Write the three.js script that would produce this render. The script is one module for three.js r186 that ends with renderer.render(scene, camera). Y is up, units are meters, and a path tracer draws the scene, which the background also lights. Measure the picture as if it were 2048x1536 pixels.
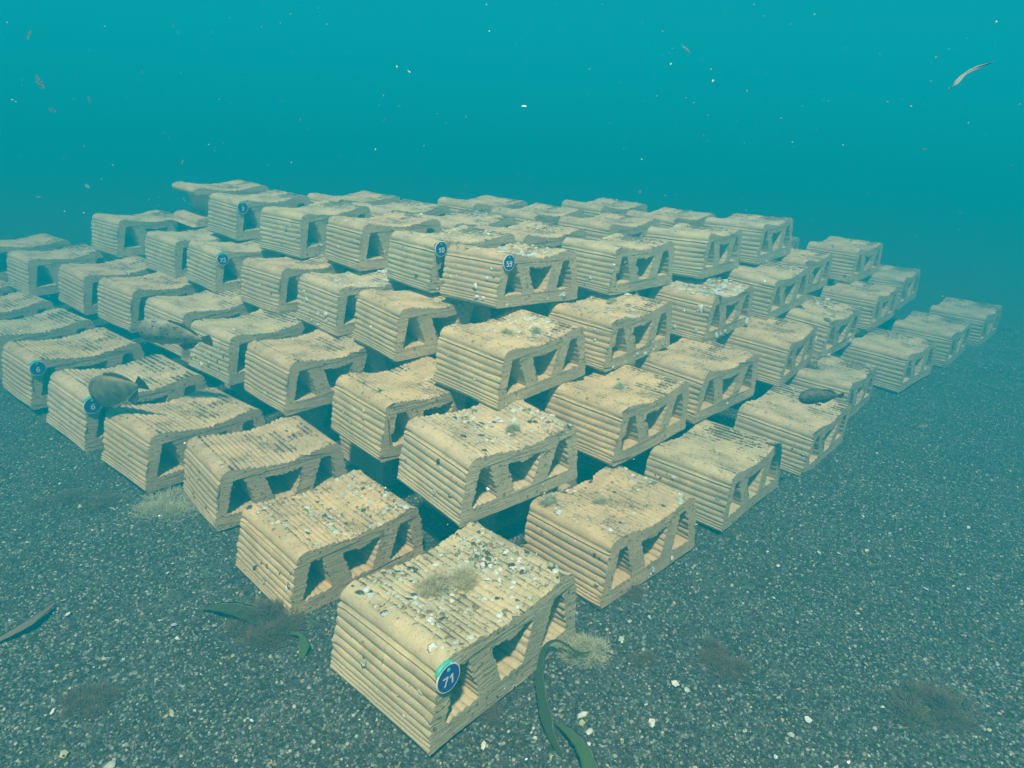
import * as THREE from 'three';
import { mergeGeometries } from 'three/addons/utils/BufferGeometryUtils.js';

// ---------------------------------------------------------------- camera, water light, sun, exposure
const scene = new THREE.Scene();
const camera = new THREE.PerspectiveCamera(59.1, 4 / 3, 0.05, 200);
camera.rotation.order = 'YXZ';
camera.position.set(0.7863, 1.2615, 0.9079);
camera.rotation.set(-21.478 * Math.PI / 180, 42.612 * Math.PI / 180, 2.761 * Math.PI / 180);

const renderer = new THREE.WebGLRenderer({ antialias: true });
renderer.toneMapping = THREE.LinearToneMapping;
renderer.toneMappingExposure = 2.85;
renderer.shadowMap.enabled = true;

// light that comes down through the water: an even dome that only brightens towards the zenith
{
  const W = 64, H = 32, d = new Float32Array(W * H * 4);
  for (let y = 0; y < H; y++) {
    const up = Math.max(0, Math.sin(((y + 0.5) / H - 0.5) * Math.PI)), t = Math.pow(up, 1.2);
    for (let x = 0; x < W; x++) {
      const o = (y * W + x) * 4;
      d[o] = 0.001 + 0.075 * t; d[o + 1] = 0.025 + 0.10 * t; d[o + 2] = 0.045 + 0.10 * t; d[o + 3] = 1;
    }
  }
  const sky = new THREE.DataTexture(d, W, H, THREE.RGBAFormat, THREE.FloatType);
  sky.mapping = THREE.EquirectangularReflectionMapping;
  sky.magFilter = THREE.LinearFilter;
  sky.needsUpdate = true;
  scene.background = sky;
  scene.environment = sky;
}
const sun = new THREE.DirectionalLight(new THREE.Color(1.0, 0.74, 0.46), 5);
sun.name = 'sun';
sun.position.set(0.35 * 8, 1.0 * 8, 0.43 * 8);
sun.castShadow = true;
sun.shadow.radius = 7;
sun.shadow.mapSize.set(2048, 2048);
Object.assign(sun.shadow.camera, { left: -6, right: 6, top: 6, bottom: -6, near: 0.5, far: 30 });
scene.add(sun, sun.target);

// the murk of the water
scene.fog = new THREE.FogExp2(new THREE.Color(0.002, 0.58, 1.0), 0.29);

// ---------------------------------------------------------------- helpers
function rng(seed) {
  let s = seed >>> 0;
  return () => { s = (s + 0x6d2b79f5) | 0; let t = Math.imul(s ^ (s >>> 15), 1 | s); t = (t + Math.imul(t ^ (t >>> 7), 61 | t)) ^ t; return ((t ^ (t >>> 14)) >>> 0) / 4294967296; };
}
const lerp = (a, b, t) => a + (b - a) * t, clamp = (x, a, b) => Math.min(b, Math.max(a, x)), rad = (a) => a * Math.PI / 180;
const smooth = (a, b, x) => { const t = clamp((x - a) / (b - a), 0, 1); return t * t * (3 - 2 * t); };
const hash = (x, y, s) => { let h = Math.imul(x | 0, 374761393) ^ Math.imul(y | 0, 668265263) ^ Math.imul(s | 0, 1442695041); h = Math.imul(h ^ (h >>> 13), 1274126177); return ((h ^ (h >>> 16)) >>> 0) / 4294967296; };
function noise2(x, y, s = 0) {
  const ix = Math.floor(x), iy = Math.floor(y), fx = x - ix, fy = y - iy, u = fx * fx * (3 - 2 * fx), v = fy * fy * (3 - 2 * fy);
  return lerp(lerp(hash(ix, iy, s), hash(ix + 1, iy, s), u), lerp(hash(ix, iy + 1, s), hash(ix + 1, iy + 1, s), u), v) * 2 - 1;
}
// a field of layered noise that repeats at its edges
function tileNoise(n, fx, fy, octaves, seed, gain = 0.5) {
  const out = new Float32Array(n * n);
  let amp = 1, sum = 0;
  for (let o = 0; o < octaves; o++, fx *= 2, fy *= 2, amp *= gain) {
    sum += amp;
    const g = new Float32Array(fx * fy), r = rng(seed * 977 + o * 131 + 7);
    for (let k = 0; k < g.length; k++) g[k] = r() * 2 - 1;
    const xi = new Int32Array(n), xj = new Int32Array(n), xu = new Float32Array(n);
    for (let x = 0; x < n; x++) { const p = x / n * fx, i = Math.floor(p), f = p - i; xi[x] = i % fx; xj[x] = (i + 1) % fx; xu[x] = f * f * (3 - 2 * f); }
    for (let y = 0; y < n; y++) {
      const p = y / n * fy, i = Math.floor(p), f = p - i, v = f * f * (3 - 2 * f), a = (i % fy) * fx, b = ((i + 1) % fy) * fx;
      for (let x = 0; x < n; x++) {
        const t = lerp(g[a + xi[x]], g[a + xj[x]], xu[x]), q = lerp(g[b + xi[x]], g[b + xj[x]], xu[x]);
        out[y * n + x] += amp * lerp(t, q, v);
      }
    }
  }
  for (let k = 0; k < out.length; k++) out[k] /= sum;
  return out;
}
const enc = (c) => Math.round(255 * clamp(c <= 0.0031308 ? c * 12.92 : 1.055 * Math.pow(c, 1 / 2.4) - 0.055, 0, 1));
function colourTexture(n, fill) {   // fill(k, x, y) -> linear [r, g, b]
  const d = new Uint8Array(n * n * 4);
  for (let y = 0, k = 0; y < n; y++) for (let x = 0; x < n; x++, k++) { const c = fill(k, x, y); d[k * 4] = enc(c[0]); d[k * 4 + 1] = enc(c[1]); d[k * 4 + 2] = enc(c[2]); d[k * 4 + 3] = 255; }
  const t = new THREE.DataTexture(d, n, n); t.colorSpace = THREE.SRGBColorSpace;
  return finish(t);
}
function greyTexture(n, fill) {
  const d = new Uint8Array(n * n * 4);
  for (let y = 0, k = 0; y < n; y++) for (let x = 0; x < n; x++, k++) { const v = Math.round(255 * clamp(fill(k, x, y), 0, 1)); d[k * 4] = d[k * 4 + 1] = d[k * 4 + 2] = v; d[k * 4 + 3] = 255; }
  return finish(new THREE.DataTexture(d, n, n));
}
function finish(t) { t.wrapS = t.wrapT = THREE.RepeatWrapping; t.magFilter = THREE.LinearFilter; t.minFilter = THREE.LinearMipmapLinearFilter; t.needsUpdate = true; return t; }
function scaled(t, u, v, ou = 0, ov = 0) { const c = t.clone(); c.repeat.set(u, v); c.offset.set(ou, ov); c.needsUpdate = true; return c; }

const taken = {};
function numbered(name) { const k = taken[name] = (taken[name] ?? -1) + 1; return k ? `${name}_${String(k).padStart(3, '0')}` : name; }
function tag(o, label, category, group, kind) {
  if (label) o.userData.label = label;
  if (category) o.userData.category = category;
  if (group) o.userData.group = group;
  if (kind) o.userData.kind = kind;
  return o;
}
function part(name, geometry, material, parent) {
  const m = new THREE.Mesh(geometry, material); m.name = name; m.castShadow = m.receiveShadow = true; parent.add(m);
  return m;
}
function thing(name, label, category, group) { const g = new THREE.Group(); g.name = numbered(name); scene.add(g); return tag(g, label, category, group); }
function soloThing(name, geometry, material, label, category, group) { const m = part(numbered(name), geometry, material, scene); return tag(m, label, category, group); }

// ---------------------------------------------------------------- materials
const mat = (o) => new THREE.MeshStandardMaterial({ roughness: 0.92, ...o });
const N = 1024;
const nA = tileNoise(N, 5, 5, 5, 11), nB = tileNoise(N, 64, 64, 3, 12, 0.7), nC = tileNoise(N, 9, 9, 4, 13), nD = tileNoise(N, 180, 180, 2, 14, 0.8);
const nDrag = tileNoise(N, 10, 90, 3, 15, 0.7), nPit = tileNoise(N, 44, 60, 2, 16, 0.6), nSpeck = tileNoise(N, 70, 70, 2, 17, 0.6);
const clayRGB = (k, extra = 0) => {
  const m = nA[k] * 0.75 + nC[k] * 0.35, g = nB[k] * 0.10 + nD[k] * 0.14 + extra, t = smooth(-0.25, 0.45, m);
  const b = 1 + g + m * 0.22;
  return [lerp(0.56, 0.64, t) * b, lerp(0.525, 0.582, t) * b, lerp(0.37, 0.385, t) * b];
};
const claySkinMap = colourTexture(N, (k) => {
  const c = clayRGB(k), speck = nSpeck[k] + nA[k] * 0.5 > 0.72 ? 0.5 : 1, film = smooth(0.1, 0.4, nC[k] + nB[k] * 0.3) * 0.3;
  return [lerp(c[0], 0.23, film) * speck, lerp(c[1], 0.215, film) * speck, lerp(c[2], 0.13, film) * speck];
});
const claySkinBump = greyTexture(N, (k) => 0.5 + nD[k] * 0.28 + nB[k] * 0.22);
const clayCutMap = colourTexture(N, (k) => {
  const c = clayRGB(k, nDrag[k] * 0.16), pit = nPit[k] + nDrag[k] * 0.5 + nA[k] * 0.4 > 0.55 ? 0.42 : 1;
  return [c[0] * pit * 0.96, c[1] * pit * 0.96, c[2] * pit * 0.96];
});
const clayCutBump = greyTexture(N, (k) => 0.62 + nDrag[k] * 0.25 + nD[k] * 0.15 - (nPit[k] + nDrag[k] * 0.5 + nA[k] * 0.4 > 0.55 ? 0.4 : 0));

// ---------------------------------------------------------------- seabed
const PILE = (x, z) => x < -0.05 && z < 0.1;   // where the stack stands
const seabedY = (x, z) => 0.014 * noise2(x * 2.6, z * 2.6, 3) + 0.010 * noise2(x * 6.1, z * 6.1, 4) + 0.014 * noise2(x * 0.7, z * 0.7, 5) - 0.004;
{
  const cx = -0.6, cz = -0.6, A = 220, rings = [];
  for (let r = 0.02; r < 45; r += Math.max(0.03, r * 0.028)) rings.push(r);
  const p = [cx, seabedY(cx, cz), cz], uv = [cx, cz], idx = [];
  rings.forEach((r) => { for (let a = 0; a < A; a++) { const x = cx + r * Math.cos(a / A * 2 * Math.PI), z = cz + r * Math.sin(a / A * 2 * Math.PI); p.push(x, seabedY(x, z), z); uv.push(x, z); } });
  for (let a = 0; a < A; a++) idx.push(0, 1 + (a + 1) % A, 1 + a);
  for (let k = 0; k + 1 < rings.length; k++) for (let a = 0; a < A; a++) { const i = 1 + k * A + a, j = 1 + k * A + (a + 1) % A; idx.push(i, j, i + A, j, j + A, i + A); }
  const g = new THREE.BufferGeometry();
  g.setAttribute('position', new THREE.Float32BufferAttribute(p, 3)); g.setAttribute('uv', new THREE.Float32BufferAttribute(uv, 2)); g.setIndex(idx); g.computeVertexNormals();
  const gravelMap = colourTexture(N, (k) => {
    const v = 0.075 * (1 + nB[k] * 0.9 + nD[k] * 0.8 + nA[k] * 0.5), w = nD[k] + nB[k] * 0.5 > 0.72 ? 0.25 : 0;
    return [Math.max(0.010, v * 0.75) + w, Math.max(0.014, v * 1.1) + w, Math.max(0.014, v * 1.1) + w];
  });
  const gravelBump = greyTexture(N, (k) => 0.5 + nB[k] * 0.35 + nD[k] * 0.25);
  const m = mat({ map: scaled(gravelMap, 1 / 0.55, 1 / 0.55), bumpMap: scaled(gravelBump, 1 / 0.55, 1 / 0.55), bumpScale: 0.008, roughness: 0.95 });
  const s = part('seabed', g, m, scene); tag(s, 'dark gravel seabed strewn with pale shell grit', 'seabed', null, 'structure');
}
{
  const r = rng(501), pebble = new THREE.IcosahedronGeometry(1, 1), pp = pebble.attributes.position;
  for (let i = 0; i < pp.count; i++) { const x = pp.getX(i), y = pp.getY(i), z = pp.getZ(i), f = 1 + 0.28 * noise2(x * 2 + 5, y * 2 + z * 3, 9); pp.setXYZ(i, x * f, y * f * 0.72, z * f); }
  pebble.computeVertexNormals();
  const M = new THREE.Matrix4(), q = new THREE.Quaternion(), e = new THREE.Euler(), s = new THREE.Vector3(), v = new THREE.Vector3(), col = new THREE.Color();
  const places = [], chips = [];
  const dir = new THREE.Vector3(-0.676, 0, -0.737), right = new THREE.Vector3(0.737, 0, -0.676);
  for (let t = 0; t < 700000 && places.length < 290000; t++) {
    const a = 0.25 + 4.6 * Math.pow(r(), 1.15), b = (r() * 2 - 1) * (0.75 + a * 0.86);
    const x = camera.position.x + dir.x * a + right.x * b, z = camera.position.z + dir.z * a + right.z * b;
    if (x < -0.5 && z < -0.45) continue;
    (r() < 0.03 + 0.10 * smooth(-0.2, 0.7, noise2(x * 2.1, z * 2.1, 41) + 0.4 * noise2(x * 6, z * 6, 42)) ? chips : places).push([x, z]);
  }
  const put = (list, name, label, material, size, flat, tint) => {
    const im = new THREE.InstancedMesh(pebble, material, list.length);
    list.forEach(([x, z], k) => {
      const w = size();
      e.set((r() - 0.5) * 1.1, r() * 6.283, (r() - 0.5) * 1.1); q.setFromEuler(e); s.set(w * (0.75 + r() * 0.6), w * flat(), w);
      v.set(x, seabedY(x, z) + w * (0.05 + r() * 0.3), z); M.compose(v, q, s); im.setMatrixAt(k, M); im.setColorAt(k, tint(col));
    });
    im.name = name; im.castShadow = im.receiveShadow = true; scene.add(im); tag(im, label, 'gravel', null, 'stuff');
  };
  put(places, 'gravel', 'dark grey green gravel covering the seabed', mat({ color: 0xffffff, roughness: 0.8 }), () => 0.0019 + 0.0027 * Math.pow(r(), 2), () => 0.7 + r() * 0.5, (c) => {
    const v = 0.018 + 0.2 * Math.pow(r(), 2.6), u = r();
    return u < 0.10 ? c.setRGB(v * 2.2, v * 2.2, v * 1.6) : u < 0.22 ? c.setRGB(v * 2.2, v * 2.8, v * 2.6) : c.setRGB(v * 1.0, v * 1.5, v * 1.45);
  });
  put(chips, 'shell_grit', 'white crushed shell grit among the gravel', mat({ color: 0xffffff, roughness: 0.45 }), () => 0.002 + 0.0035 * Math.pow(r(), 3), () => 0.35 + r() * 0.3, (c) => { const v = 0.2 + 0.4 * r() * r(), u = r(); return c.setRGB(v * 0.85, v * (0.95 + 0.1 * u), v * (0.85 + 0.2 * u)); });
}

// ---------------------------------------------------------------- the fired clay blocks
// Local axes: x runs along the extrusion (open front face at +x), y is up, w = -z runs across the block.
const BL = 0.316, BB = 0.48, BT = 0.4165, BH = 0.2, SAG = 0.023, LIP = 0.029;
const outerW = (y) => -BB / 2 + (BB - BT) / 2 * (y / BH);
const topY = (w) => { const W2 = BT / 2 - LIP * 0.6; return BH - SAG * Math.pow(Math.cos(Math.PI / 2 * clamp(w / W2, -1, 1)), 2); };
const RIDGES = [0.15, 0.14, 0.13, 0.125, 0.115, 0.09, 0.065, 0.055, 0.05];
function sideDown(hi) {          // the ribbed left side, from the lip down to the bottom edge
  const p = [], n = hi ? 9 : 6;
  for (let a = 0; a <= n; a++) { const t = Math.PI / 2 * (1 + a / n), cx = -BT / 2 + LIP; p.push([cx + LIP * 1.06 * Math.cos(t), 0.172 + (topY(cx) - 0.172) * Math.sin(t)]); }
  p.push([outerW(0.168) + 0.0065, 0.1665], [outerW(0.165) - 0.0015, 0.1635], [outerW(0.161) - 0.001, 0.1605]);
  const sum = RIDGES.reduce((a, b) => a + b), y0 = 0.158, y1 = 0.007;
  let y = y0;
  for (const r of RIDGES) {
    const h = r / sum * (y0 - y1), amp = 0.0016 + 0.17 * h;
    for (const t of hi ? [0, 0.07, 0.2, 0.4, 0.6, 0.8, 0.94] : [0, 0.15, 0.5, 0.88]) { const yy = y - t * h; p.push([outerW(yy) + 0.003 - amp * Math.pow(Math.sin(Math.PI * Math.pow(t, 0.85)), 0.6), yy]); }
    y -= h;
  }
  p.push([outerW(y1) + 0.002, y1], [-BB / 2 + 0.007, 0]);
  return p;
}
const TOPN = 20;
function topLine(hi) {           // ridged, sagging top from right to left
  const p = [], a = BT / 2 - LIP, grooves = [];
  const edges = [a]; for (let k = 1; k < TOPN; k++) edges.push(lerp(a, -a, k / TOPN) + 0.0035 * noise2(k * 3.7, 1, 21)); edges.push(-a);
  for (let k = 0; k < TOPN; k++) {
    const w0 = edges[k], w1 = edges[k + 1];
    if (k) grooves.push(p.length);
    for (const t of hi ? [0, 0.13, 0.32, 0.5, 0.68, 0.87] : [0, 0.16, 0.5, 0.84]) {
      if (k === 0 && t === 0) continue;
      const w = lerp(w0, w1, t); p.push([w, topY(w) + (t === 0 ? -0.005 : 0.0018 * Math.sin(Math.PI * t))]);
    }
  }
  return { p, grooves };
}
function ribbed(corners, spec, hi) {   // closed polygon whose edges carry round ribs that stand out into the cell
  const out = [], n = corners.length;
  for (let k = 0; k < n; k++) {
    const a = corners[k], b = corners[(k + 1) % n], len = Math.hypot(b[0] - a[0], b[1] - a[1]), ribs = spec[k], nx = (b[1] - a[1]) / len, ny = -(b[0] - a[0]) / len;
    const steps = hi ? [0, 0.12, 0.3, 0.5, 0.7, 0.88] : [0, 0.25, 0.75], amp = Math.min(0.005, len / ribs * 0.22);
    for (let r = 0; r < ribs; r++) for (const t of steps) { const s = (r + t) / ribs, h = amp * Math.pow(Math.sin(Math.PI * t), 0.7); out.push([lerp(a[0], b[0], s) + nx * h, lerp(a[1], b[1], s) + ny * h]); }
  }
  return out;
}
// cells run clockwise, so that their faces look into the cell
const CELL_L = [[-0.200, 0.044], [-0.172, 0.163], [-0.130, 0.162], [-0.094, 0.044]];
const CELL_C = [[-0.036, 0.044], [-0.072, 0.150], [0, 0.139], [0.072, 0.150], [0.036, 0.044]];
const CELL_R = CELL_L.map(([w, y]) => [-w, y]).reverse();
const cellL = (hi) => ribbed(CELL_L, [6, 3, 6, 6], hi), cellC = (hi) => ribbed(CELL_C, [6, 4, 4, 6, 3], hi), cellR = (hi) => ribbed(CELL_R, [6, 3, 6, 6], hi);
const areaOf = (p) => p.reduce((s, a, k) => { const b = p[(k + 1) % p.length]; return s + a[0] * b[1] - b[0] * a[1]; }, 0) / 2;

function blockShape(hi, broken) {
  const left = sideDown(hi), right = left.map(([w, y]) => [-w, y]).reverse(), top = topLine(hi), contour = [];
  const leftEnd = broken ? [[-0.2, 0.19], [-0.203, 0.172], [-0.19, 0.163], [-0.17, 0.166], [-0.130, 0.164], [-0.118, 0.115], [-0.106, 0.07], [-0.094, 0.044], [-0.12, 0.042], [-0.16, 0.045], [-0.2, 0.041], [-0.215, 0.02], [-0.21, 0.003]] : left;
  for (let k = 0; k < 7; k++) contour.push([lerp(left[left.length - 1][0], -left[left.length - 1][0], k / 7), 0]);
  contour.push(...right);
  const t0 = contour.length - 5;
  const g = top.grooves.map((q) => q + contour.length);
  contour.push(...top.p);
  const t1 = contour.length + (broken ? 0 : 4);
  contour.push(...leftEnd.slice(0, -1));
  if (broken) contour.push(leftEnd[leftEnd.length - 1]);
  const holes = (broken ? [cellC(hi), cellR(hi)] : [cellL(hi), cellC(hi), cellR(hi)]).map((h) => (areaOf(h) > 0 ? h.reverse() : h));
  return { contour, holes, t0, t1, grooves: g };
}
const arcsOf = (pts) => { const a = [0]; for (let k = 0; k < pts.length; k++) { const b = pts[(k + 1) % pts.length]; a.push(a[k] + Math.hypot(b[0] - pts[k][0], b[1] - pts[k][1])); } return a; };
const refShape = blockShape(true, false), refArcs = arcsOf(refShape.contour), TOP0 = refArcs[refShape.t0], TOP1 = refArcs[refShape.t1];

function blockGeometry(seed, hi, broken) {
  const S = blockShape(hi, broken), pos = [], uv = [], sides = [], tops = [], caps = [], NS = hi ? 26 : 5;
  const cr = rng(seed * 313 + 5), chips = []; for (let k = 0; k < 9; k++) { const rim = cr() < 0.5 ? refShape.contour : refShape.holes[Math.floor(cr() * 3)], q = rim[Math.floor(cr() * rim.length)]; chips.push([cr() < 0.6 ? 1 : -1, q[0], q[1], 0.008 + 0.014 * cr(), 0.006 + 0.012 * cr()]); }
  const warp = (x, w, y) => {
    const e = 2 * x / BL, end = Math.max(0, Math.abs(e) * 6 - 5);
    const nx = 0.0022 * noise2(w * 34 + 9, y * 34, seed * 7 + (e > 0 ? 1 : 2)) * end + 0.004 * noise2(w * 5, y * 5, seed + 31) * e;
    const nw = 0.0022 * noise2(x * 7, y * 9, seed + 1) + 0.0004 * noise2(x * 60, y * 60 + w * 40, seed + 2), ny = 0.0024 * noise2(x * 6, w * 6, seed + 3) + 0.0005 * noise2(x * 60, w * 80, seed + 4);
    const rag = (0.0028 * noise2(w * 130, y * 130, seed + 5) + 0.0015 * noise2(w * 300, y * 300, seed + 6)) * end;
    let bite = 0; for (const [ce, cw, cy, cr_, cd] of chips) if (ce * e > 0) { const d = Math.hypot(w - cw, y - cy); if (d < cr_) bite += ce * cd * (1 - d / cr_) * end; }
    return [x + nx - bite, Math.max(0, y + (y > 0.004 ? ny + rag : 0)), -(w + nw + rag)];
  };
  const strip = (pts, isOuter) => {
    const arcs = arcsOf(pts), n = pts.length, base = pos.length / 3, scale = isOuter && !broken ? refArcs[refArcs.length - 1] / arcs[n] : 1;
    for (let s = 0; s <= NS; s++) for (let k = 0; k <= n; k++) {
      const [w, y] = pts[k % n], x = lerp(-BL / 2, BL / 2, s / NS); pos.push(...warp(x, w, y));
      let v = arcs[k] * scale;
      if (isOuter && k >= S.t0 && k <= S.t1) v = lerp(TOP0, TOP1, (arcs[k] - arcs[S.t0]) / (arcs[S.t1] - arcs[S.t0]));
      uv.push(x, v);
    }
    for (let s = 0; s < NS; s++) for (let k = 0; k < n; k++) {
      const a = base + s * (n + 1) + k, b = a + 1, c = a + n + 1, d = c + 1;
      (isOuter && k >= S.t0 && k < S.t1 ? tops : sides).push(a, b, c, b, d, c);
    }
  };
  strip(S.contour, true); S.holes.forEach((h) => strip(h, false));
  const V = (p) => new THREE.Vector2(p[0], p[1]), flat = [S.contour, ...S.holes].flat(), tris = THREE.ShapeUtils.triangulateShape(S.contour.map(V), S.holes.map((h) => h.map(V)));
  const nStrip = pos.length / 3;
  for (const e of [1, -1]) {
    const base = pos.length / 3;
    for (const [w, y] of flat) { pos.push(...warp(e * BL / 2, w, y)); uv.push(w + (e > 0 ? 0 : 0.37), y + seed * 0.13); }
    for (const [a, b, c] of tris) {
      const A = flat[a], B = flat[b], C = flat[c], ccw = (B[0] - A[0]) * (C[1] - A[1]) - (C[0] - A[0]) * (B[1] - A[1]) > 0;
      caps.push(...((ccw === (e > 0)) ? [base + a, base + b, base + c] : [base + a, base + c, base + b]));
    }
  }
  const g = new THREE.BufferGeometry();
  g.setAttribute('position', new THREE.Float32BufferAttribute(pos, 3)); g.setAttribute('uv', new THREE.Float32BufferAttribute(uv, 2));
  g.setIndex([...sides, ...caps, ...tops]); g.computeVertexNormals();
  const nn = g.attributes.normal, half = (nn.count - nStrip) / 2;
  for (let k = nStrip; k < nn.count; k++) nn.setXYZ(k, k < nStrip + half ? 1 : -1, 0, 0);
  g.addGroup(0, sides.length, 0); g.addGroup(sides.length, caps.length, 1); g.addGroup(sides.length + caps.length, tops.length, 2);
  return g;
}
const fineBlocks = [1, 2, 3, 4].map((s) => blockGeometry(s, true)), coarseBlocks = [5, 6, 7].map((s) => blockGeometry(s, false)), brokenBlock = blockGeometry(9, false, true);

// the tops: the same clay with dark weed caught in the grooves in broken dashes
const grooveV = refShape.grooves.map((k) => (refArcs[k] - TOP0) / (TOP1 - TOP0));
const topTexture = (seed, amount) => {
  const dash = tileNoise(N, 22, 60, 4, seed, 0.8), patch = tileNoise(N, 4, 5, 3, seed + 1);
  return colourTexture(N, (k, x, y) => {
    const c = clayRGB(k, nB[k] * 0.06), v = (y + 0.5) / N;
    let near = 1; for (const g of grooveV) near = Math.min(near, Math.abs(v - g));
    const in_ = 1 - smooth(0.005, 0.0105, near), dirt = clamp(in_ * smooth(amount - 0.12, amount + 0.12, dash[k] + patch[k] * 0.95), 0, 1);
    const speck = nSpeck[k] + patch[k] * 0.35 > 0.5 ? 0.36 : 1, film = smooth(0.15, 0.5, patch[k] + nB[k] * 0.3) * 0.35;
    return [0.24, 0.23, 0.145].map((f, q) => lerp(lerp(c[q], f, film) * speck, [0.04, 0.046, 0.036][q], dirt * 0.95));
  });
};
const topMaps = [topTexture(41, -0.05), topTexture(51, 0.24)];
const clayTones = [[1, 1, 1], [1.06, 1.0, 0.9], [0.9, 0.93, 0.95], [1.0, 0.95, 0.9], [0.94, 0.98, 0.96]].map(([r, g, b], k) => {
  const color = new THREE.Color().setRGB(r, g, b), su = 1 / 0.42, tv = 1 / (TOP1 - TOP0), ou = 0.17 * k;
  return [
    mat({ name: 'clay skin', color, map: scaled(claySkinMap, su, su, ou, ou * 2), bumpMap: scaled(claySkinBump, su, su, ou, ou * 2), bumpScale: 0.001 }),
    mat({ name: 'clay cut', color, map: scaled(clayCutMap, su, su, ou, ou), bumpMap: scaled(clayCutBump, su, su, ou, ou), bumpScale: 0.004 }),
    mat({ name: 'clay top', color, map: scaled(topMaps[k % 2], 1 / BL, tv, ou, -TOP0 * tv), bumpMap: scaled(claySkinBump, su, su, ou, 0), bumpScale: 0.001 }),
  ];
});

// shells that grow on the blocks
function shellGeometry(seed, kind) {
  const r = rng(seed), n = 11, rings = kind === 'cone' ? [[1, 0], [0.62, 0.55], [0.34, 0.62], [0.26, 0.3]] : kind === 'cup' ? [[0.75, 0], [1, 0.3], [0.8, 0.2], [0.4, 0.1]] : [[1, 0], [0.82, 0.2], [0.45, 0.36]];
  const p = [], idx = [], ph = r() * 6.28, el = kind === 'cone' ? 0.9 : 0.62 + 0.2 * r();
  rings.forEach(([q, h], ri) => { for (let a = 0; a < n; a++) { const t = a / n * 6.283, f = q * (1 + 0.16 * Math.sin(2 * t + ph) + 0.5 * (hash(a, seed, ri > 1 ? 1 : 0) - 0.5)); p.push(f * Math.cos(t), h * (1 + 0.35 * (hash(a, seed, 5) - 0.5)), f * Math.sin(t) * el); } });
  p.push(0.1, kind === 'cone' ? 0.22 : kind === 'cup' ? 0.08 : 0.38, 0);
  for (let k = 0; k + 1 < rings.length; k++) for (let a = 0; a < n; a++) { const i = k * n + a, j = k * n + (a + 1) % n; idx.push(i, i + n, j, j, i + n, j + n); }
  const l = (rings.length - 1) * n; for (let a = 0; a < n; a++) idx.push(l + a, l + n, l + (a + 1) % n);
  const g = new THREE.BufferGeometry(); g.setAttribute('position', new THREE.Float32BufferAttribute(p, 3)); g.setIndex(idx); g.computeVertexNormals();
  return g;
}
const shellShapes = [shellGeometry(1, 'dome'), shellGeometry(2, 'cup'), shellGeometry(3, 'dome'), shellGeometry(4, 'cone'), shellGeometry(5, 'cup'), shellGeometry(6, 'dome')];
const shellTones = [[0.6, 0.76, 0.8], [0.46, 0.64, 0.66], [0.68, 0.76, 0.78], [0.4, 0.45, 0.3], [0.2, 0.2, 0.12], [0.07, 0.09, 0.08], [0.42, 0.52, 0.5]];
const shellMats = shellTones.map(([r, g, b]) => new THREE.MeshPhysicalMaterial({ name: 'shell', color: new THREE.Color().setRGB(r, g, b), roughness: 0.38, iridescence: 0.4 }));
const crustMat = mat({ name: 'shell crust', vertexColors: true, roughness: 0.55 });

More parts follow.
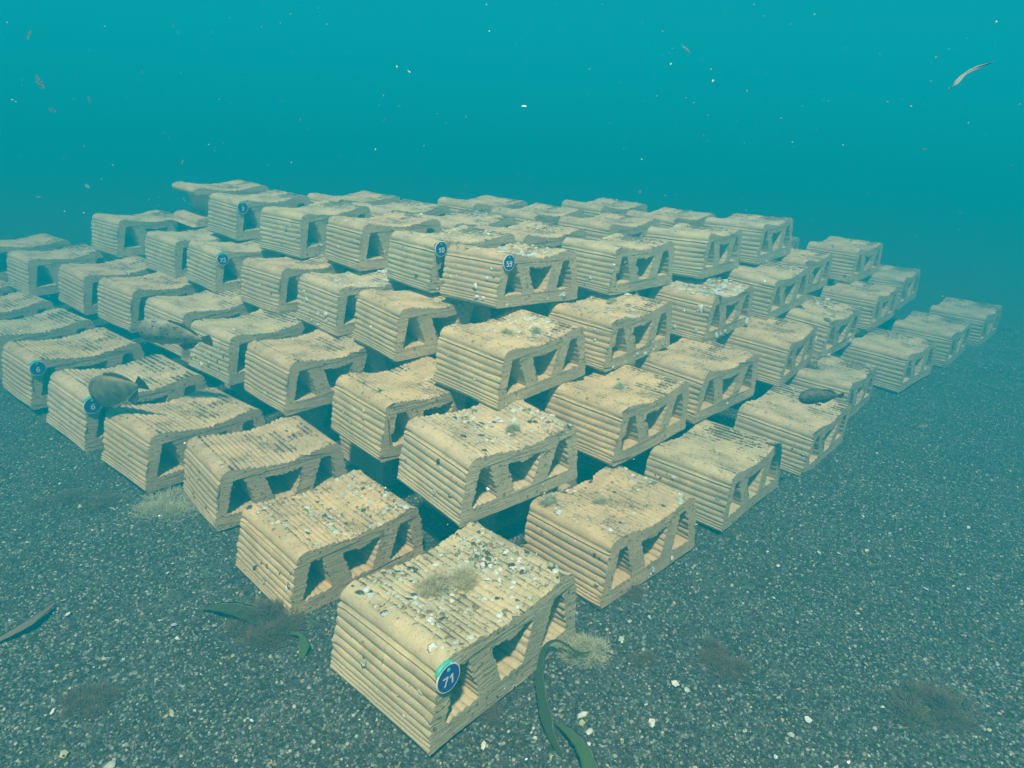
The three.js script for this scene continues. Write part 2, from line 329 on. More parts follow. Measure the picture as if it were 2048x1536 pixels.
// course, place along the ribbed flank, place along the open-ended flank, x, y, z, turn, two tilts, size
const SEEN = [
  [0,0,0, -0.194,0.000,-0.011, 1.6,-2.2,1.1, 1.095],
  [0,1,0, -0.728,-0.001,0.013, -0.5,-2.3,-0.9, 0.954],
  [0,2,0, -1.227,0.002,-0.041, -4.7,-1.5,0.3, 0.979],
  [0,3,0, -1.649,0.000,0.055, 5.7,-4.5,-0.6, 1.012],
  [0,4,0, -2.111,0.002,0.093, 5.5,-3.2,-1.7, 1.081],
  [0,5,0, -2.676,0.001,0.133, 6.0,-2.0,-1.0, 1.060],
  [0,6,0, -3.18,0.000,0.17, 6.5,0,0, 1.03],
  [0,7,0, -3.68,0.000,0.22, 7,0,0, 1.03],
  [0,8,0, -4.18,0.000,0.27, 6,0,0, 1.03],
  [1,8,0, -4.40,0.200,-0.10, 6,0,0, 1.02],
  [1,0,0, -0.520,0.202,-0.429, -5.8,-0.4,-1.0, 0.993],
  [1,1,0, -0.970,0.202,-0.477, -2.7,-0.6,-0.1, 0.984],
  [1,2,0, -1.510,0.203,-0.427, 1.0,-0.3,-0.9, 0.989],
  [1,3,0, -1.940,0.200,-0.399, 4.1,0.3,0.6, 0.992],
  [1,4,0, -2.404,0.200,-0.391, 7.1,-0.0,-1.4, 1.011],
  [1,5,0, -2.916,0.200,-0.352, 8.8,-0.1,-1.9, 1.020],
  [1,6,0, -3.380,0.197,-0.299, 4.4,1.1,-1.5, 1.022],
  [1,7,0, -3.899,0.200,-0.176, 5.0,0.5,0.5, 1.030],
  [2,0,0, -0.734,0.401,-0.739, 0.1,1.5,-1.0, 0.960],
  [2,1,0, -1.250,0.404,-0.765, -6.4,-0.4,-0.2, 0.981],
  [2,2,0, -1.671,0.401,-0.763, -1.3,0.2,0.2, 0.983],
  [2,3,0, -2.122,0.398,-0.736, 4.4,0.7,-0.2, 0.992],
  [2,4,0, -2.636,0.398,-0.698, 0.7,0.1,-1.0, 0.996],
  [2,5,0, -3.085,0.394,-0.664, 5.4,1.7,-1.5, 0.995],
  [2,6,0, -3.711,0.405,-0.595, 7.0,-1.0,-0.1, 1.029],
  [3,0,0, -0.994,0.603,-0.992, -1.5,-4.2,2.9, 0.959],
  [3,1,0, -1.361,0.601,-1.023, -4.6,-0.0,1.4, 0.993],
  [3,2,0, -1.853,0.601,-1.030, -4.4,0.4,0.6, 0.990],
  [3,3,0, -2.329,0.597,-0.967, 6.1,2.0,0.1, 1.009],
  [3,4,0, -2.872,0.600,-0.942, 0.4,0.9,-0.8, 1.009],
  [0,0,1, -0.181,0.000,-0.633, -3.3,-0.9,2.6, 0.996],
  [0,0,2, -0.152,-0.002,-1.230, 0.5,-0.6,1.5, 0.983],
  [0,0,3, -0.121,-0.002,-1.844, 0.7,0.6,-1.3, 0.986],
  [0,0,4, -0.199,-0.002,-2.468, 2.0,-0.2,-0.1, 0.989],
  [0,0,5, -0.122,0.003,-3.175, -4.7,0.9,0.4, 1.020],
  [0,0,6, -0.070,0.005,-3.828, -1.0,0.8,0.5, 1.026],
  [0,0,7, -0.022,0.007,-4.475, -1.8,1.2,0.7, 1.038],
  [1,0,1, -0.458,0.200,-1.020, 0.1,-0.7,0.7, 0.991],
  [1,0,2, -0.452,0.198,-1.560, -2.5,-0.2,-0.8, 1.000],
  [1,0,3, -0.432,0.197,-2.199, 4.6,0.3,-2.1, 0.992],
  [1,0,4, -0.440,0.196,-2.794, -1.1,0.9,-2.7, 1.011],
  [1,0,6, -0.484,0.207,-4.175, 1.8,1.3,1.2, 1.027],
  [2,0,1, -0.718,0.398,-1.295, 0.2,1.1,0.2, 0.971],
  [2,0,2, -0.662,0.396,-1.922, 1.5,0.4,-1.0, 0.973],
  [2,0,3, -0.655,0.398,-2.536, -0.2,3.1,-1.8, 1.010],
  [2,0,4, -0.747,0.397,-3.141, 0.9,-0.8,-0.7, 0.996],
  [2,0,5, -0.676,0.400,-3.816, -1.9,1.1,-0.1, 1.015],
  [3,0,1, -0.908,0.596,-1.578, -3.4,-0.9,1.1, 0.948],
  [3,0,2, -0.865,0.596,-2.162, 5.6,-1.8,1.6, 1.000],
  [3,0,3, -0.873,0.597,-2.777, 2.3,0.2,1.4, 1.027],
];
const PE = 0.492, PW = 0.6265, OE = [0, 0.3039, 0.5324, 0.7586], OW = [0, 0.3604, 0.6854, 0.9342];
const COUNT = [[9, 8], [9, 7], [7, 6], [6, 4]], REACH = [8, 8, 6, 5];
const COURSE = ['bottom', 'second', 'third', 'top'], NTH = ['first', 'second', 'third', 'fourth', 'fifth', 'sixth', 'seventh', 'eighth', 'ninth'];
// [top shells, side shells, front shells, smallest, largest radius, centre x, centre w, spread]
const CRUST = {
  '0,0,0': [520, 6, 9, 0.004, 0.0115], '0,1,0': [260, 18, 4, 0.004, 0.0125], '0,2,0': [16, 10, 0, 0.005, 0.010], '0,3,0': [26, 3, 0, 0.004, 0.010], '0,4,0': [14, 3, 0, 0.004, 0.009],
  '0,0,1': [190, 6, 6, 0.004, 0.012], '0,0,2': [60, 7, 4, 0.005, 0.010], '0,0,3': [30, 5, 0, 0.004, 0.010], '1,0,0': [180, 10, 2, 0.004, 0.0125], '1,1,0': [7, 9, 0, 0.006, 0.012],
  '1,2,0': [16, 3, 0, 0.004, 0.010], '1,3,0': [25, 26, 0, 0.005, 0.012], '1,0,1': [16, 2, 2, 0.004, 0.010], '1,0,2': [40, 3, 2, 0.004, 0.009], '1,0,4': [26, 2, 2, 0.008, 0.022],
  '2,0,0': [300, 6, 6, 0.0045, 0.010, 0, 0.02, 0.7, 1], '2,0,1': [130, 10, 12, 0.005, 0.013, 0, 0, 1, 1], '2,0,2': [150, 8, 6, 0.008, 0.022, 0, 0, 1, 1], '2,1,0': [8, 3, 0, 0.004, 0.010], '2,2,0': [280, 22, 4, 0.005, 0.013, 0, 0, 1, 1],
  '2,3,0': [14, 5, 0, 0.004, 0.010], '3,0,0': [260, 10, 6, 0.006, 0.015, 0, 0, 1, 1], '3,1,0': [60, 5, 3, 0.005, 0.011], '3,2,0': [50, 3, 2, 0.005, 0.010], '3,3,0': [30, 9, 8, 0.006, 0.012], '3,0,1': [18, 10, 6, 0.005, 0.012],
  '3,0,3': [40, 2, 3, 0.005, 0.012],
};
const up = new THREE.Vector3(0, 1, 0), blocks = {};
function encrust(group, key, id) {
  const r = rng(9001 + id * 17), def = [12 + r() * 70 * r(), 6 * r(), 3 * r(), 0.004, 0.010], [nt, ns, nf, s0, s1, px = 0, pw = 0, spread = 1, pale = 0] = CRUST[key] ?? def;
  const M = new THREE.Matrix4(), q = new THREE.Quaternion(), q2 = new THREE.Quaternion(), v = new THREE.Vector3(), n = new THREE.Vector3(), small = [];
  group.updateMatrixWorld(true);
  const dist = group.position.distanceTo(camera.position);
  const put = (x, y, w, nx, ny, nw, k) => {
    const s = lerp(s0, s1, Math.pow(r(), 1.8)), kind = Math.floor(r() * shellShapes.length), u = r() * (pale ? 0.5 : 1);
    const tone = u < 0.22 ? 0 : u < 0.36 ? 1 : u < 0.44 ? 2 : u < 0.58 ? 3 : u < 0.7 ? 4 : u < 0.86 ? 5 : 6;
    v.set(x, y, -w); n.set(nx + (r() - 0.5) * 0.7, ny + (r() - 0.5) * 0.5, -nw + (r() - 0.5) * 0.7).normalize();
    q.setFromUnitVectors(up, n).multiply(q2.setFromAxisAngle(up, r() * 6.28)); v.addScaledVector(n, -0.0008);
    if (2 * s * 1350 / dist >= 10.5 && k < 280) { const m = part('shell', shellShapes[kind], shellMats[tone], group); m.position.copy(v); m.quaternion.copy(q); m.scale.setScalar(s); return; }
    const g = shellShapes[kind].clone(); g.applyMatrix4(M.compose(v, q, new THREE.Vector3(s, s, s)));
    const c = shellTones[tone], col = new Float32Array(g.attributes.position.count * 3); for (let a = 0; a < col.length; a += 3) { col[a] = c[0]; col[a + 1] = c[1]; col[a + 2] = c[2]; }
    g.setAttribute('color', new THREE.BufferAttribute(col, 3)); small.push(g);
  };
  const clusters = []; for (let k = 0; k < 7; k++) clusters.push([px + (r() - 0.5) * BL * 0.85 * spread, pw + (r() - 0.5) * 0.36 * spread]);
  for (let k = 0; k < Math.floor(nt); k++) {
    const free = r() < 0.68, c = clusters[Math.floor(r() * 7)];
    const x = clamp(free ? px + (r() - 0.5) * BL * 0.95 * spread : c[0] + (r() + r() - 1) * 0.05, -BL * 0.48, BL * 0.48), w = clamp(free ? pw + (r() - 0.5) * 0.39 * spread : c[1] + (r() + r() - 1) * 0.05, -0.197, 0.197);
    const edge = Math.max(0, Math.abs(w) - (BT / 2 - LIP)), y = topY(w) - edge * edge * 12, d = (topY(w + 0.002) - topY(w - 0.002)) / 0.004;
    put(x, y, w, 0, 1, -d + Math.sign(w) * edge * 20, k);
  }
  for (let k = 0; k < Math.floor(ns); k++) { const y = 0.02 + 0.13 * r(); put((r() - 0.5) * BL * 0.92, y, outerW(y) - 0.002, 0, 0.16, -1, k); }
  for (let k = 0; k < Math.floor(nf); k++) { const w = (r() - 0.5) * 0.42; put(BL / 2, 0.008 + 0.02 * r(), w, 1, 0.2, 0, k); }
  if (small.length) tag(part('small_shells', mergeGeometries(small), crustMat, group), null, null, null, 'stuff');
}
function labelOf(k, i, j) {
  const c = COURSE[k];
  if (i === 0 && j === 0) return k === 3 ? 'hollow clay block tagged 55 on the corner of the top course' : k === 0 ? 'shell crusted hollow clay block tagged 71 on the bottom corner of the stack' : `hollow clay block on the corner of the ${c} course, ${k === 1 ? 'white shells dotting its top' : 'small algae tufts on its top'}`;
  const t = { '3,1,0': 'tagged 10, next to block 55 on the top course', '3,4,0': 'tagged 3 on the top course', '2,4,0': 'tagged 73 on the third course', '0,4,0': 'with a blue tag, under the plain grey fish', '0,5,0': 'with a blue tag, bottom course, just past the plain grey fish', '3,5,0': 'with a broken off side wall, top course, beyond block 3' }[`${k},${i},${j}`];
  if (t) return `hollow clay block ${t}`;
  if (j === 0) return `hollow clay block, ${c} course, ${NTH[i]} from the corner along the ribbed flank`;
  if (i === 0) return `hollow clay block, ${c} course, ${NTH[j]} from the corner along the open ended flank`;
  if (k === 3) return `hollow clay block, top course, ${NTH[i]} row behind the open ends, ${NTH[j]} along`;
  return `hollow clay block buried inside the ${c} course of the stack`;
}
{
  const r = rng(77);
  let id = 0;
  for (let k = 0; k < 4; k++) for (let i = 0; i < COUNT[k][0]; i++) for (let j = 0; j < COUNT[k][1]; j++) {
    if (i + j > REACH[k] && !(k === 3 && i === 5 && j === 0)) continue;   // the stack steps back behind
    const s = SEEN.find((a) => a[0] === k && a[1] === i && a[2] === j), a = [r(), r(), r(), r(), r(), r(), r()];
    const [x, y, z, ya, tx, tz, sc] = s ? s.slice(3) : [-BL / 2 - i * PE - OE[k] + (a[0] - 0.5) * 0.05, k * BH - (i && j ? [0.015, 0.025, 0.035, 0.045][k] : 0), -(j * PW + OW[k] + (a[1] - 0.5) * 0.06), (a[2] - 0.5) * 9, (a[3] - 0.5) * 1, (a[4] - 0.5) * 1, (k === 3 ? 1.07 : 0.985) + a[5] * 0.02];
    const outer = i === 0 || j === 0 || k === 3, buried = i > 0 && j > 0 && k < 3;
    const g = thing('hollow_block', labelOf(k, i, j), 'clay block', buried ? `blocks inside the ${COURSE[k]} course` : 'hollow clay blocks of the stack');
    g.position.set(x, y, z); g.rotation.order = 'YXZ'; g.rotation.set(rad(clamp(tx, -4, 4)), rad(ya), rad(clamp(tz, -4, 4))); g.scale.setScalar(sc);
    const near = g.position.distanceTo(camera.position) < 2.35 && outer;
    const shape = k === 3 && i === 5 && j === 0 ? brokenBlock : near ? fineBlocks[id % 4] : coarseBlocks[id % 3];
    part('clay_body', shape, clayTones[Math.floor(a[6] * 5)], g);
    blocks[`${k},${i},${j}`] = g;
    if (outer || (i === 1 || j === 1)) encrust(g, `${k},${i},${j}`, id);
    id++;
  }
}

// ---------------------------------------------------------------- number tags tied to some of the blocks
{
  const blue = mat({ name: 'tag plastic', color: new THREE.Color().setRGB(0.02, 0.075, 0.42), roughness: 0.4 }), white = mat({ name: 'tag rim', color: new THREE.Color().setRGB(0.8, 0.84, 0.86), roughness: 0.4 }), teal = mat({ name: 'tie', color: new THREE.Color().setRGB(0.05, 0.62, 0.52), roughness: 0.45 });
  const R = 0.0285;
  const discG = new THREE.CylinderGeometry(R, R, 0.003, 40).rotateZ(-Math.PI / 2), rimG = new THREE.TorusGeometry(R, 0.0019, 10, 44).rotateY(Math.PI / 2), faceG = new THREE.CircleGeometry(R - 0.0012, 40).rotateY(Math.PI / 2);
  const eyeG = new THREE.SphereGeometry(0.0045, 14, 10).scale(0.5, 1, 1), loopG = new THREE.TorusGeometry(0.018, 0.0052, 10, 28).rotateY(Math.PI / 2).scale(1, 0.8, 1.05);
  const faces = {};
  const face = (text) => faces[text] ??= (() => {
    const c = document.createElement('canvas'); c.width = c.height = 256; const x = c.getContext('2d');
    x.fillStyle = 'rgb(38,78,172)'; x.fillRect(0, 0, 256, 256); x.fillStyle = 'rgb(240,246,248)'; x.font = 'bold 132px sans-serif'; x.textAlign = 'center'; x.textBaseline = 'middle'; x.fillText(text, 128, 150);
    const t = new THREE.CanvasTexture(c); t.colorSpace = THREE.SRGBColorSpace;
    return mat({ name: 'tag print', map: t, roughness: 0.4 });
  })();
  const add = (key, text, w, y, tilt = 0, lean = 0) => {
    const t = part('number_tag', discG, blue, blocks[key]); t.userData.label = `round blue tag numbered ${text}`;
    t.position.set(BL / 2 + 0.0075, y, -w); t.rotation.set(rad(tilt), 0, rad(lean));
    part('rim', rimG, white, t); const f = part('number_face', faceG, face(text), t); f.position.x = 0.0019;
    const e = part('tie_knot', eyeG, teal, t); e.position.set(0.002, 0.0185, 0);
    if (text !== '71' && text !== '6' && text !== '73') return;
    const l = part('tie_loop', loopG, teal, t); l.position.set(-0.0036, 0.0165, 0.003);
  };
  add('0,0,0', '71', -0.196, 0.163, 0, 3); add('3,0,0', '55', -0.185, 0.168); add('3,1,0', '10', -0.186, 0.17); add('3,4,0', '3', -0.185, 0.165); add('2,4,0', '73', -0.184, 0.165); add('0,4,0', '6', -0.196, 0.172); add('0,5,0', '6', -0.196, 0.172);
}

// ---------------------------------------------------------------- living things and litter
function tuft(seed, n, rx, rz, h, wide = 0.0007) {      // a fuzzy mat: short curled filaments that bristle from low lumps
  const r = rng(seed), p = [], idx = [], lumps = [], count = Math.round(n * 2.2);
  for (let k = 0; k < 14; k++) { const a = r() * 6.283, q = Math.sqrt(r()); lumps.push([q * rx * 0.85 * Math.cos(a), q * rz * 0.85 * Math.sin(a), Math.min(rx, rz) * (0.25 + 0.4 * r()), h * (0.35 + 0.5 * r()) * (1.1 - 0.5 * q)]); }
  for (let k = 0; k < count; k++) {
    const [lx, lz, lr, lh] = lumps[Math.floor(r() * 14)], th = r() * 6.283, ph = Math.acos(r()), q = 0.55 + 0.5 * r(), nx = Math.sin(ph) * Math.cos(th), ny = Math.cos(ph), nz = Math.sin(ph) * Math.sin(th);
    const x = lx + nx * lr * q, y = Math.max(0.0003 * h, ny * lh * q), z = lz + nz * lr * q, l = h * (0.14 + 0.2 * r()), b = p.length / 3;
    const dx = nx + (r() - 0.5) * 1.6, dy = ny * 0.8 + (r() - 0.3) * 0.9, dz = nz + (r() - 0.5) * 1.6, cx = (r() - 0.5) * l, cz = (r() - 0.5) * l, t = r() * 6.283, wx = Math.cos(t) * wide, wz = Math.sin(t) * wide;
    p.push(x - wx, y, z - wz, x + wx, y, z + wz, x + dx * l * 0.5 - wx * 0.8, y + dy * l * 0.5, z + dz * l * 0.5 - wz * 0.8, x + dx * l * 0.5 + wx * 0.8, y + dy * l * 0.5, z + dz * l * 0.5 + wz * 0.8, x + dx * l + cx, Math.max(0, y + dy * l), z + dz * l + cz);
    idx.push(b, b + 1, b + 2, b + 1, b + 3, b + 2, b + 2, b + 3, b + 4);
  }
  const g = new THREE.BufferGeometry(); g.setAttribute('position', new THREE.Float32BufferAttribute(p, 3)); g.setIndex(idx); g.computeVertexNormals();
  return g;
}
const leafy = (r, g, b) => new THREE.MeshPhysicalMaterial({ name: 'weed', color: new THREE.Color().setRGB(r, g, b), roughness: 0.95, transmission: 0.3, thickness: 0, side: THREE.DoubleSide });
const turfMat = leafy(0.55, 0.62, 0.46), turfPale = leafy(0.62, 0.62, 0.44), turfBrown = leafy(0.17, 0.16, 0.11), strapMat = leafy(0.03, 0.085, 0.022), strapPale = leafy(0.06, 0.16, 0.035);
const v0 = new THREE.Vector3();
function onBlock(key, x, w, seed, n, rx, rw, h, label, m = turfMat) {
  const g = blocks[key], t = soloThing('algae_tuft', tuft(seed, n, rx, rw, h), m, label, 'algae', 'algae tufts on the blocks');
  t.position.copy(g.localToWorld(v0.set(x, topY(w) - 0.003, -w))); t.quaternion.copy(g.quaternion);
}
onBlock('0,0,0', -0.03, -0.06, 1, 1700, 0.034, 0.05, 0.05, 'bushy olive algae tuft on top of the block tagged 71', turfPale);
onBlock('0,0,0', -0.02, 0.01, 2, 1500, 0.036, 0.045, 0.045, 'second olive algae tuft on block 71, beside the bushier one', turfPale);
onBlock('1,0,0', 0.05, 0.04, 3, 500, 0.018, 0.02, 0.036, 'small green algae tuft on the second course corner block');
onBlock('0,0,1', -0.03, -0.03, 4, 500, 0.02, 0.026, 0.034, 'small algae tuft amid the shells of the block next to 71 along the open ends');
onBlock('0,0,1', -0.11, -0.17, 5, 500, 0.02, 0.03, 0.04, 'algae tuft on the ribbed lip of the block next to 71');
onBlock('2,0,0', -0.005, -0.03, 6, 420, 0.018, 0.02, 0.03, 'algae tuft nearer the ribbed side on the third course corner block');
onBlock('2,0,0', 0.06, 0.06, 7, 420, 0.018, 0.02, 0.03, 'algae tuft nearer the open front on the third course corner block');
onBlock('1,0,1', 0.0, 0.0, 8, 460, 0.018, 0.04, 0.03, 'grey green algae tuft on the bare second course block');
onBlock('2,0,1', -0.04, 0.06, 9, 420, 0.02, 0.03, 0.03, 'algae tuft on the shell dotted third course block');
onBlock('0,0,4', -0.08, -0.05, 10, 600, 0.05, 0.05, 0.06, 'dark algae clump on a far bottom course block', turfBrown);

{
  const g = blocks['3,3,0'], t = soloThing('feathery_growth', tuft(40, 500, 0.02, 0.045, 0.035), leafy(0.6, 0.66, 0.64), 'white feathery growth in the open cell of a top course block', 'growth');
  t.position.copy(g.localToWorld(v0.set(BL / 2 - 0.018, 0.034, 0.14))); t.quaternion.copy(g.quaternion);
}
function onBed(name, x, z, geometry, m, label, category, turn = 0, lift = 0, group) { const t = soloThing(name, geometry, m, label, category, group); t.position.set(x, seabedY(x, z) + lift, z); t.rotation.y = turn; return t; }
onBed('weed_clump', 0.29, -0.465, tuft(21, 2600, 0.05, 0.085, 0.035), turfBrown, 'brown fuzzy weed clump on open gravel facing the open ended flank', 'seaweed', 0.75);
onBed('weed_clump', -0.02, -0.53, tuft(22, 900, 0.03, 0.05, 0.03), turfBrown, 'small brown weed clump at the open foot of the block next to 71', 'seaweed', 0.6);
onBed('weed_clump', 0.15, -0.32, tuft(30, 700, 0.03, 0.03, 0.022), turfBrown, 'thin brown weed patch on pale shell grit near block 71', 'seaweed', 0.6);
onBed('weed_clump', 0.02, -0.235, tuft(23, 1600, 0.055, 0.05, 0.05), turfMat, 'olive weed clump behind the bent green strap leaf', 'seaweed', 0.3);
onBed('weed_clump', -0.60, 0.30, tuft(24, 2600, 0.085, 0.075, 0.07), turfBrown, 'dark weed clump under the torn green leaf beside the ribbed flank', 'seaweed');
onBed('weed_clump', -1.33, 0.25, tuft(25, 2200, 0.10, 0.09, 0.06), turfMat, 'wide olive weed clump against the fourth bottom block', 'seaweed');
onBed('weed_clump', -1.56, 0.46, tuft(26, 2200, 0.15, 0.09, 0.035), turfBrown, 'low brown weed mat on the gravel facing the ribbed flank', 'seaweed', 0.5);
onBed('weed_clump', -0.63, 0.68, tuft(27, 1800, 0.10, 0.05, 0.03), turfBrown, 'flat brown weed patch on the gravel away from the blocks', 'seaweed', 0.7);
onBed('weed_clump', 0.72, -0.68, tuft(28, 2600, 0.12, 0.07, 0.045), turfBrown, 'feathery brown weed patch on gravel farthest out from the open ended flank', 'seaweed', 0.7);
onBed('weed_clump', -0.03, 0.05, tuft(29, 1100, 0.05, 0.05, 0.03), turfBrown, 'dark weed fringe at the open foot of block 71', 'seaweed', 0.7);
onBed('weed_clump', -0.44, -0.02, tuft(31, 1500, 0.03, 0.10, 0.09), turfBrown, 'dark weed in the gap behind block 71', 'seaweed');

function ribbon(points, widths, thick = 0.0012, twist = 0, samples = 40) {      // a strap leaf with a midrib fold and real thickness
  const c = new THREE.CatmullRomCurve3(points.map((p) => new THREE.Vector3(...p))), p = [], idx = [], T = new THREE.Vector3(), S = new THREE.Vector3(), U = new THREE.Vector3(0, 1, 0), Nn = new THREE.Vector3(), P = new THREE.Vector3();
  for (let k = 0; k <= samples; k++) {
    const t = k / samples, f = t * (widths.length - 1), i = Math.min(widths.length - 2, Math.floor(f)), w = lerp(widths[i], widths[i + 1], f - i) * (1 + 0.06 * Math.sin(t * 37));
    c.getPoint(t, P); c.getTangent(t, T); S.crossVectors(T, U).normalize(); Nn.crossVectors(S, T).normalize();
    S.applyAxisAngle(T, twist * t); Nn.applyAxisAngle(T, twist * t);
    for (const [a, b] of [[-1, 0.12], [-0.5, 0.02], [0, -0.06], [0.5, 0.02], [1, 0.12], [0.5, -0.02], [0, -0.1], [-0.5, -0.02]]) p.push(P.x + S.x * w * a + Nn.x * (w * b + (b < 0 ? -thick : 0)), P.y + S.y * w * a + Nn.y * (w * b + (b < 0 ? -thick : 0)), P.z + S.z * w * a + Nn.z * (w * b + (b < 0 ? -thick : 0)));
  }
  for (let k = 0; k < samples; k++) for (let a = 0; a < 8; a++) { const i = k * 8 + a, j = k * 8 + (a + 1) % 8; idx.push(i, j, i + 8, j, j + 8, i + 8); }
  const g = new THREE.BufferGeometry(); g.setAttribute('position', new THREE.Float32BufferAttribute(p, 3)); g.setIndex(idx); g.computeVertexNormals();
  return g;
}
soloThing('strap_leaf', ribbon([[0.178, 0.008, 0.039], [0.133, 0.020, 0.021], [0.096, 0.030, -0.004], [0.057, 0.045, -0.033], [0.015, 0.060, -0.075], [-0.010, 0.070, -0.120], [-0.007, 0.070, -0.157], [0.015, 0.055, -0.179], [0.038, 0.040, -0.191], [0.061, 0.045, -0.209]], [0.004, 0.010, 0.013, 0.011, 0.008, 0.006, 0.005, 0.005, 0.006, 0.003]), strapMat, 'dark green strap leaf bent over in front of block 71', 'seaweed', 'green strap leaves');
soloThing('strap_leaf', ribbon([[0.117, 0.012, -0.014], [0.164, 0.030, -0.003], [0.211, 0.035, 0.011], [0.254, 0.030, 0.036], [0.305, 0.015, 0.068]], [0.004, 0.011, 0.015, 0.017, 0.016]), strapPale, 'broad bright green strap leaf on the gravel below block 71', 'seaweed', 'green strap leaves');
soloThing('strap_leaf', ribbon([[0.42, 0.01, -0.03], [0.40, 0.03, -0.07], [0.375, 0.03, -0.10]], [0.02, 0.02, 0.006]), strapPale, 'green strap leaf tip on open gravel apart from block 71', 'seaweed', 'green strap leaves');
soloThing('torn_leaf', ribbon([[-0.769, 0.015, 0.384], [-0.715, 0.035, 0.356], [-0.660, 0.040, 0.328], [-0.602, 0.030, 0.303], [-0.556, 0.012, 0.278]], [0.006, 0.02, 0.026, 0.022, 0.008]), strapMat, 'torn dark green leaf arched over a weed clump', 'seaweed');
soloThing('torn_leaf', ribbon([[-0.545, 0.015, 0.287], [-0.515, 0.030, 0.274], [-0.482, 0.035, 0.262], [-0.447, 0.030, 0.274], [-0.429, 0.008, 0.300]], [0.006, 0.008, 0.006, 0.014, 0.004]), strapPale, 'small pale green curled leaf in front of the second bottom block', 'seaweed');
soloThing('pale_leaf', ribbon([[-0.996, 0.010, 0.793], [-1.001, 0.020, 0.723], [-1.054, 0.012, 0.651]], [0.010, 0.016, 0.004]), mat({ name: 'dead leaf', color: new THREE.Color().setRGB(0.16, 0.15, 0.14), side: THREE.DoubleSide }), 'pale greyish dead leaf on the gravel out from the ribbed flank', 'leaf');

// fish: a lofted body, fins, tail and eyes
function fishBody(L, H, Wd, hump) {
  const p = [], uv = [], idx = [], n = 30, m = 20;
  for (let k = 0; k <= n; k++) {
    const t = k / n, h = Math.pow(Math.sin(Math.PI * Math.pow(t, 0.72) * 0.97 + 0.02), 0.72) * (1 - 0.3 * t) + 0.05 * (1 - t), mid = hump * Math.sin(Math.PI * t) * H * 0.12;
    for (let a = 0; a <= m; a++) { const th = a / m * 2 * Math.PI; p.push(lerp(-L / 2, L / 2 * 0.78, t), mid + H / 2 * h * Math.sin(th), Wd / 2 * h * Math.cos(th)); uv.push(t, a / m); }
  }
  for (let k = 0; k < n; k++) for (let a = 0; a < m; a++) { const i = k * (m + 1) + a; idx.push(i, i + m + 1, i + 1, i + 1, i + m + 1, i + m + 2); }
  const g = new THREE.BufferGeometry(); g.setAttribute('position', new THREE.Float32BufferAttribute(p, 3)); g.setAttribute('uv', new THREE.Float32BufferAttribute(uv, 2)); g.setIndex(idx); g.computeVertexNormals();
  return g;
}
const finShape = (pts, thick = 0.0018) => { const s = new THREE.Shape(pts.map((q) => new THREE.Vector2(...q))); return new THREE.ExtrudeGeometry(s, { depth: thick, bevelEnabled: false }).translate(0, 0, -thick / 2); };
function skin(base, spot, seed, amount) {
  const n = 512, r = rng(seed), spots = []; for (let k = 0; k < amount; k++) spots.push([0.08 + r() * 0.85, r(), 0.007 + 0.011 * r()]);
  const f = tileNoise(n, 12, 12, 4, seed);
  return mat({ name: 'fish skin', roughness: 0.6, map: colourTexture(n, (k, x, y) => { const u = x / n, v = y / n; let d = 0; for (const s of spots) { const dx = u - s[0], dy = (v - s[1]) * 1.1; if (dx * dx + dy * dy < s[2] * s[2]) d = 1; } const b = 1 + f[k] * 0.8; return base.map((c, q) => lerp(c * b, spot[q], d)); }) });
}
function fish(label, L, H, Wd, body, fin, tail, pos, turn, roll, pitch) {
  const g = thing('fish', label, 'fish');
  part('body', fishBody(L, H, Wd, 1), body, g);
  part('tail_fin', finShape([[L * 0.36, H * 0.10], [L * 0.50, H * 0.26], [L * 0.53, H * 0.05], [L * 0.51, -H * 0.2], [L * 0.36, -H * 0.06]]), tail, g);
  part('dorsal_fin', finShape([[-L * 0.14, H * 0.42], [-L * 0.02, H * 0.60], [L * 0.16, H * 0.53], [L * 0.30, H * 0.30], [L * 0.34, H * 0.16], [L * 0.1, H * 0.3]]), fin, g);
  part('anal_fin', finShape([[L * 0.02, -H * 0.34], [L * 0.10, -H * 0.5], [L * 0.22, -H * 0.38], [L * 0.33, -H * 0.1], [L * 0.1, -H * 0.25]]), fin, g);
  for (const s of [-1, 1]) { const f = part('pectoral_fin', finShape([[0, 0], [L * 0.12, H * 0.06], [L * 0.14, -H * 0.06], [L * 0.05, -H * 0.09]]), fin, g); f.position.set(-L * 0.2, -H * 0.06, s * Wd * 0.47); f.rotation.y = -s * 0.45; }
  for (const s of [-1, 1]) { const e = part('eye', new THREE.SphereGeometry(H * 0.045, 14, 10), eyeMat, g); e.position.set(-L * 0.40, H * 0.10, s * Wd * 0.3); }
  g.position.set(...pos); g.rotation.order = 'YXZ'; g.rotation.set(rad(roll), rad(turn), rad(pitch));
}
const eyeMat = mat({ name: 'eye', color: 0x11140f, roughness: 0.2 });
const plainSkin = skin([0.18, 0.19, 0.13], [0.06, 0.06, 0.05], 61, 0), dotSkin = skin([0.24, 0.27, 0.22], [0.012, 0.016, 0.018], 62, 110), darkSkin = skin([0.09, 0.11, 0.10], [0.012, 0.016, 0.018], 63, 260);
const finMat = mat({ name: 'fin', color: new THREE.Color().setRGB(0.10, 0.11, 0.08) }), darkTail = mat({ name: 'dark tail', color: new THREE.Color().setRGB(0.03, 0.035, 0.05) });
fish('plain grey brown fish hovering over the tagged bottom block', 0.205, 0.135, 0.055, plainSkin, finMat, darkTail, [-1.679, 0.315, 0.243], 44.6, 14, 20);
fish('spotted grey fish hovering beside the ribbed flank', 0.260, 0.115, 0.060, dotSkin, finMat, finMat, [-1.655, 0.482, 0.042], 38.56, 18, -6);
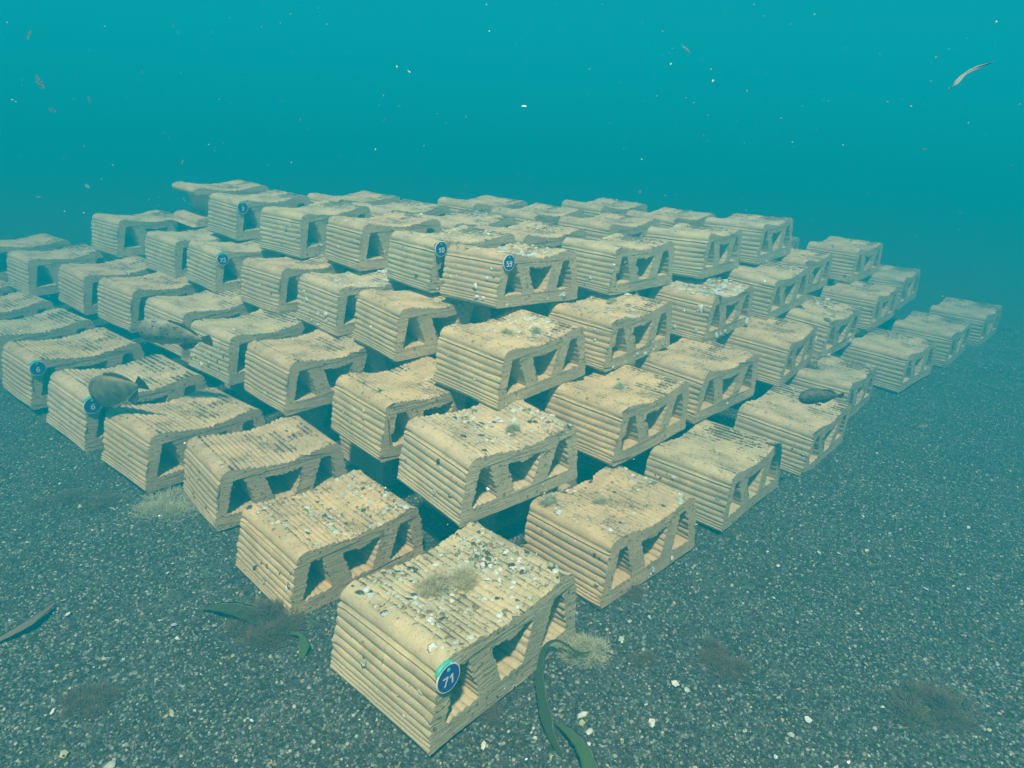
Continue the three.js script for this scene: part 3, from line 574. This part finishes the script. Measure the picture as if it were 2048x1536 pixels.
fish('dark densely spotted fish over a block top of the open ended flank', 0.150, 0.060, 0.050, darkSkin, finMat, finMat, [0.125, 0.446, -1.322], 50.56, 20, 4);

// loose shells on the gravel
{
  const r = rng(3030), spots = [];
  const dir = new THREE.Vector3(-0.676, 0, -0.737), right = new THREE.Vector3(0.737, 0, -0.676);
  while (spots.length < 90) { const a = 0.75 + 1.9 * r(), b = (r() * 2 - 1) * (0.2 + a * 0.72), x = camera.position.x + dir.x * a + right.x * b, z = camera.position.z + dir.z * a + right.z * b; if (!(x < 0.02 && z < 0.26)) spots.push([x, z]); }
  spots.forEach(([x, z], k) => {
    const s = 0.0055 + 0.007 * Math.pow(r(), 2.4), m = soloThing('loose_shell', shellShapes[k % 6], shellMats[[0, 2, 0, 1, 6, 2, 3][k % 7]], `small ${['bluish white', 'off white', 'bluish white', 'grey green', 'pale grey', 'off white', 'olive'][k % 7]} ${['domed', 'cupped', 'domed', 'cone shaped', 'cupped', 'domed'][k % 6]} shell lying loose on the gravel`, 'shell', 'loose shells on the seabed');
    m.position.set(x, seabedY(x, z) + s * 0.25 + 0.002, z); m.rotation.set((r() - 0.5) * 1.2, r() * 6.28, (r() - 0.5) * 1.2); m.scale.set(s, s * (0.6 + 0.5 * r()), s);
  });
}

// matter drifting in the water
{
  const r = rng(888), flake = shellShapes[0], M = new THREE.Matrix4(), q = new THREE.Quaternion(), e = new THREE.Euler(), v = new THREE.Vector3(), s = new THREE.Vector3(), n = 2600, snow = mat({ name: 'snow', color: new THREE.Color().setRGB(0.6, 0.72, 0.76) });
  const im = new THREE.InstancedMesh(flake, snow, n);
  for (let k = 0; k < n; k++) {
    const a = 0.5 + 4.2 * Math.pow(r(), 0.7), b = (r() * 2 - 1) * (0.2 + a * 0.8), w = 0.0008 + 0.0017 * Math.pow(r(), 3);
    v.set(camera.position.x - 0.676 * a + 0.737 * b, 0.35 + 1.4 * r(), camera.position.z - 0.737 * a - 0.676 * b);
    e.set(r() * 6, r() * 6, r() * 6); q.setFromEuler(e); s.set(w, w, w); im.setMatrixAt(k, M.compose(v, q, s));
  }
  im.name = 'marine_snow'; scene.add(im); tag(im, 'fine pale specks drifting in the water', 'particles', null, 'stuff');
  const soft = new THREE.MeshPhysicalMaterial({ name: 'flake', color: new THREE.Color().setRGB(0.3, 0.42, 0.48), roughness: 0.9, transmission: 0.5, thickness: 0, side: THREE.DoubleSide });
  const flakeFuzz = [1, 2, 3].map((q) => tuft(700 + q, 70, 0.7, 0.5, 0.6, 0.05));
  const flakes = [[0.005, 1.272, 0.715, 0.010], [0.006, 1.310, 0.717, 0.006], [-0.178, 1.258, 0.622, 0.008], [-0.091, 1.246, 0.686, 0.007], [0.523, 1.247, -0.178, 0.006], [-0.369, 1.140, 0.589, 0.006], [-0.188, 1.149, 0.692, 0.005], [0.018, 1.136, -0.274, 0.006], [-0.425, 1.168, 0.426, 0.005], [-0.201, 1.247, 0.044, 0.004], [-0.038, 1.412, -0.474, 0.018], [0.605, 0.850, -0.221, 0.008]];
  flakes.forEach(([x, y, z, size], k) => { const m = soloThing('drifting_flake', flakeFuzz[k % 3], soft, 'pale flake drifting in open water above the stack', 'debris', 'drifting flakes'); m.position.set(x, y, z); m.scale.set(size, size * 0.6, size * 0.7); m.rotation.set(r() * 3, r() * 6, 0.6); });
  soloThing('drifting_strand', ribbon([[0.509, 1.323, -0.277], [0.517, 1.334, -0.278], [0.522, 1.348, -0.299], [0.530, 1.357, -0.321], [0.541, 1.367, -0.353]], [0.0008, 0.0035, 0.002, 0.003, 0.0006], 0.0004, 2.2), soft, 'thin translucent strand drifting in open water', 'debris');
}
renderer.render(scene, camera);
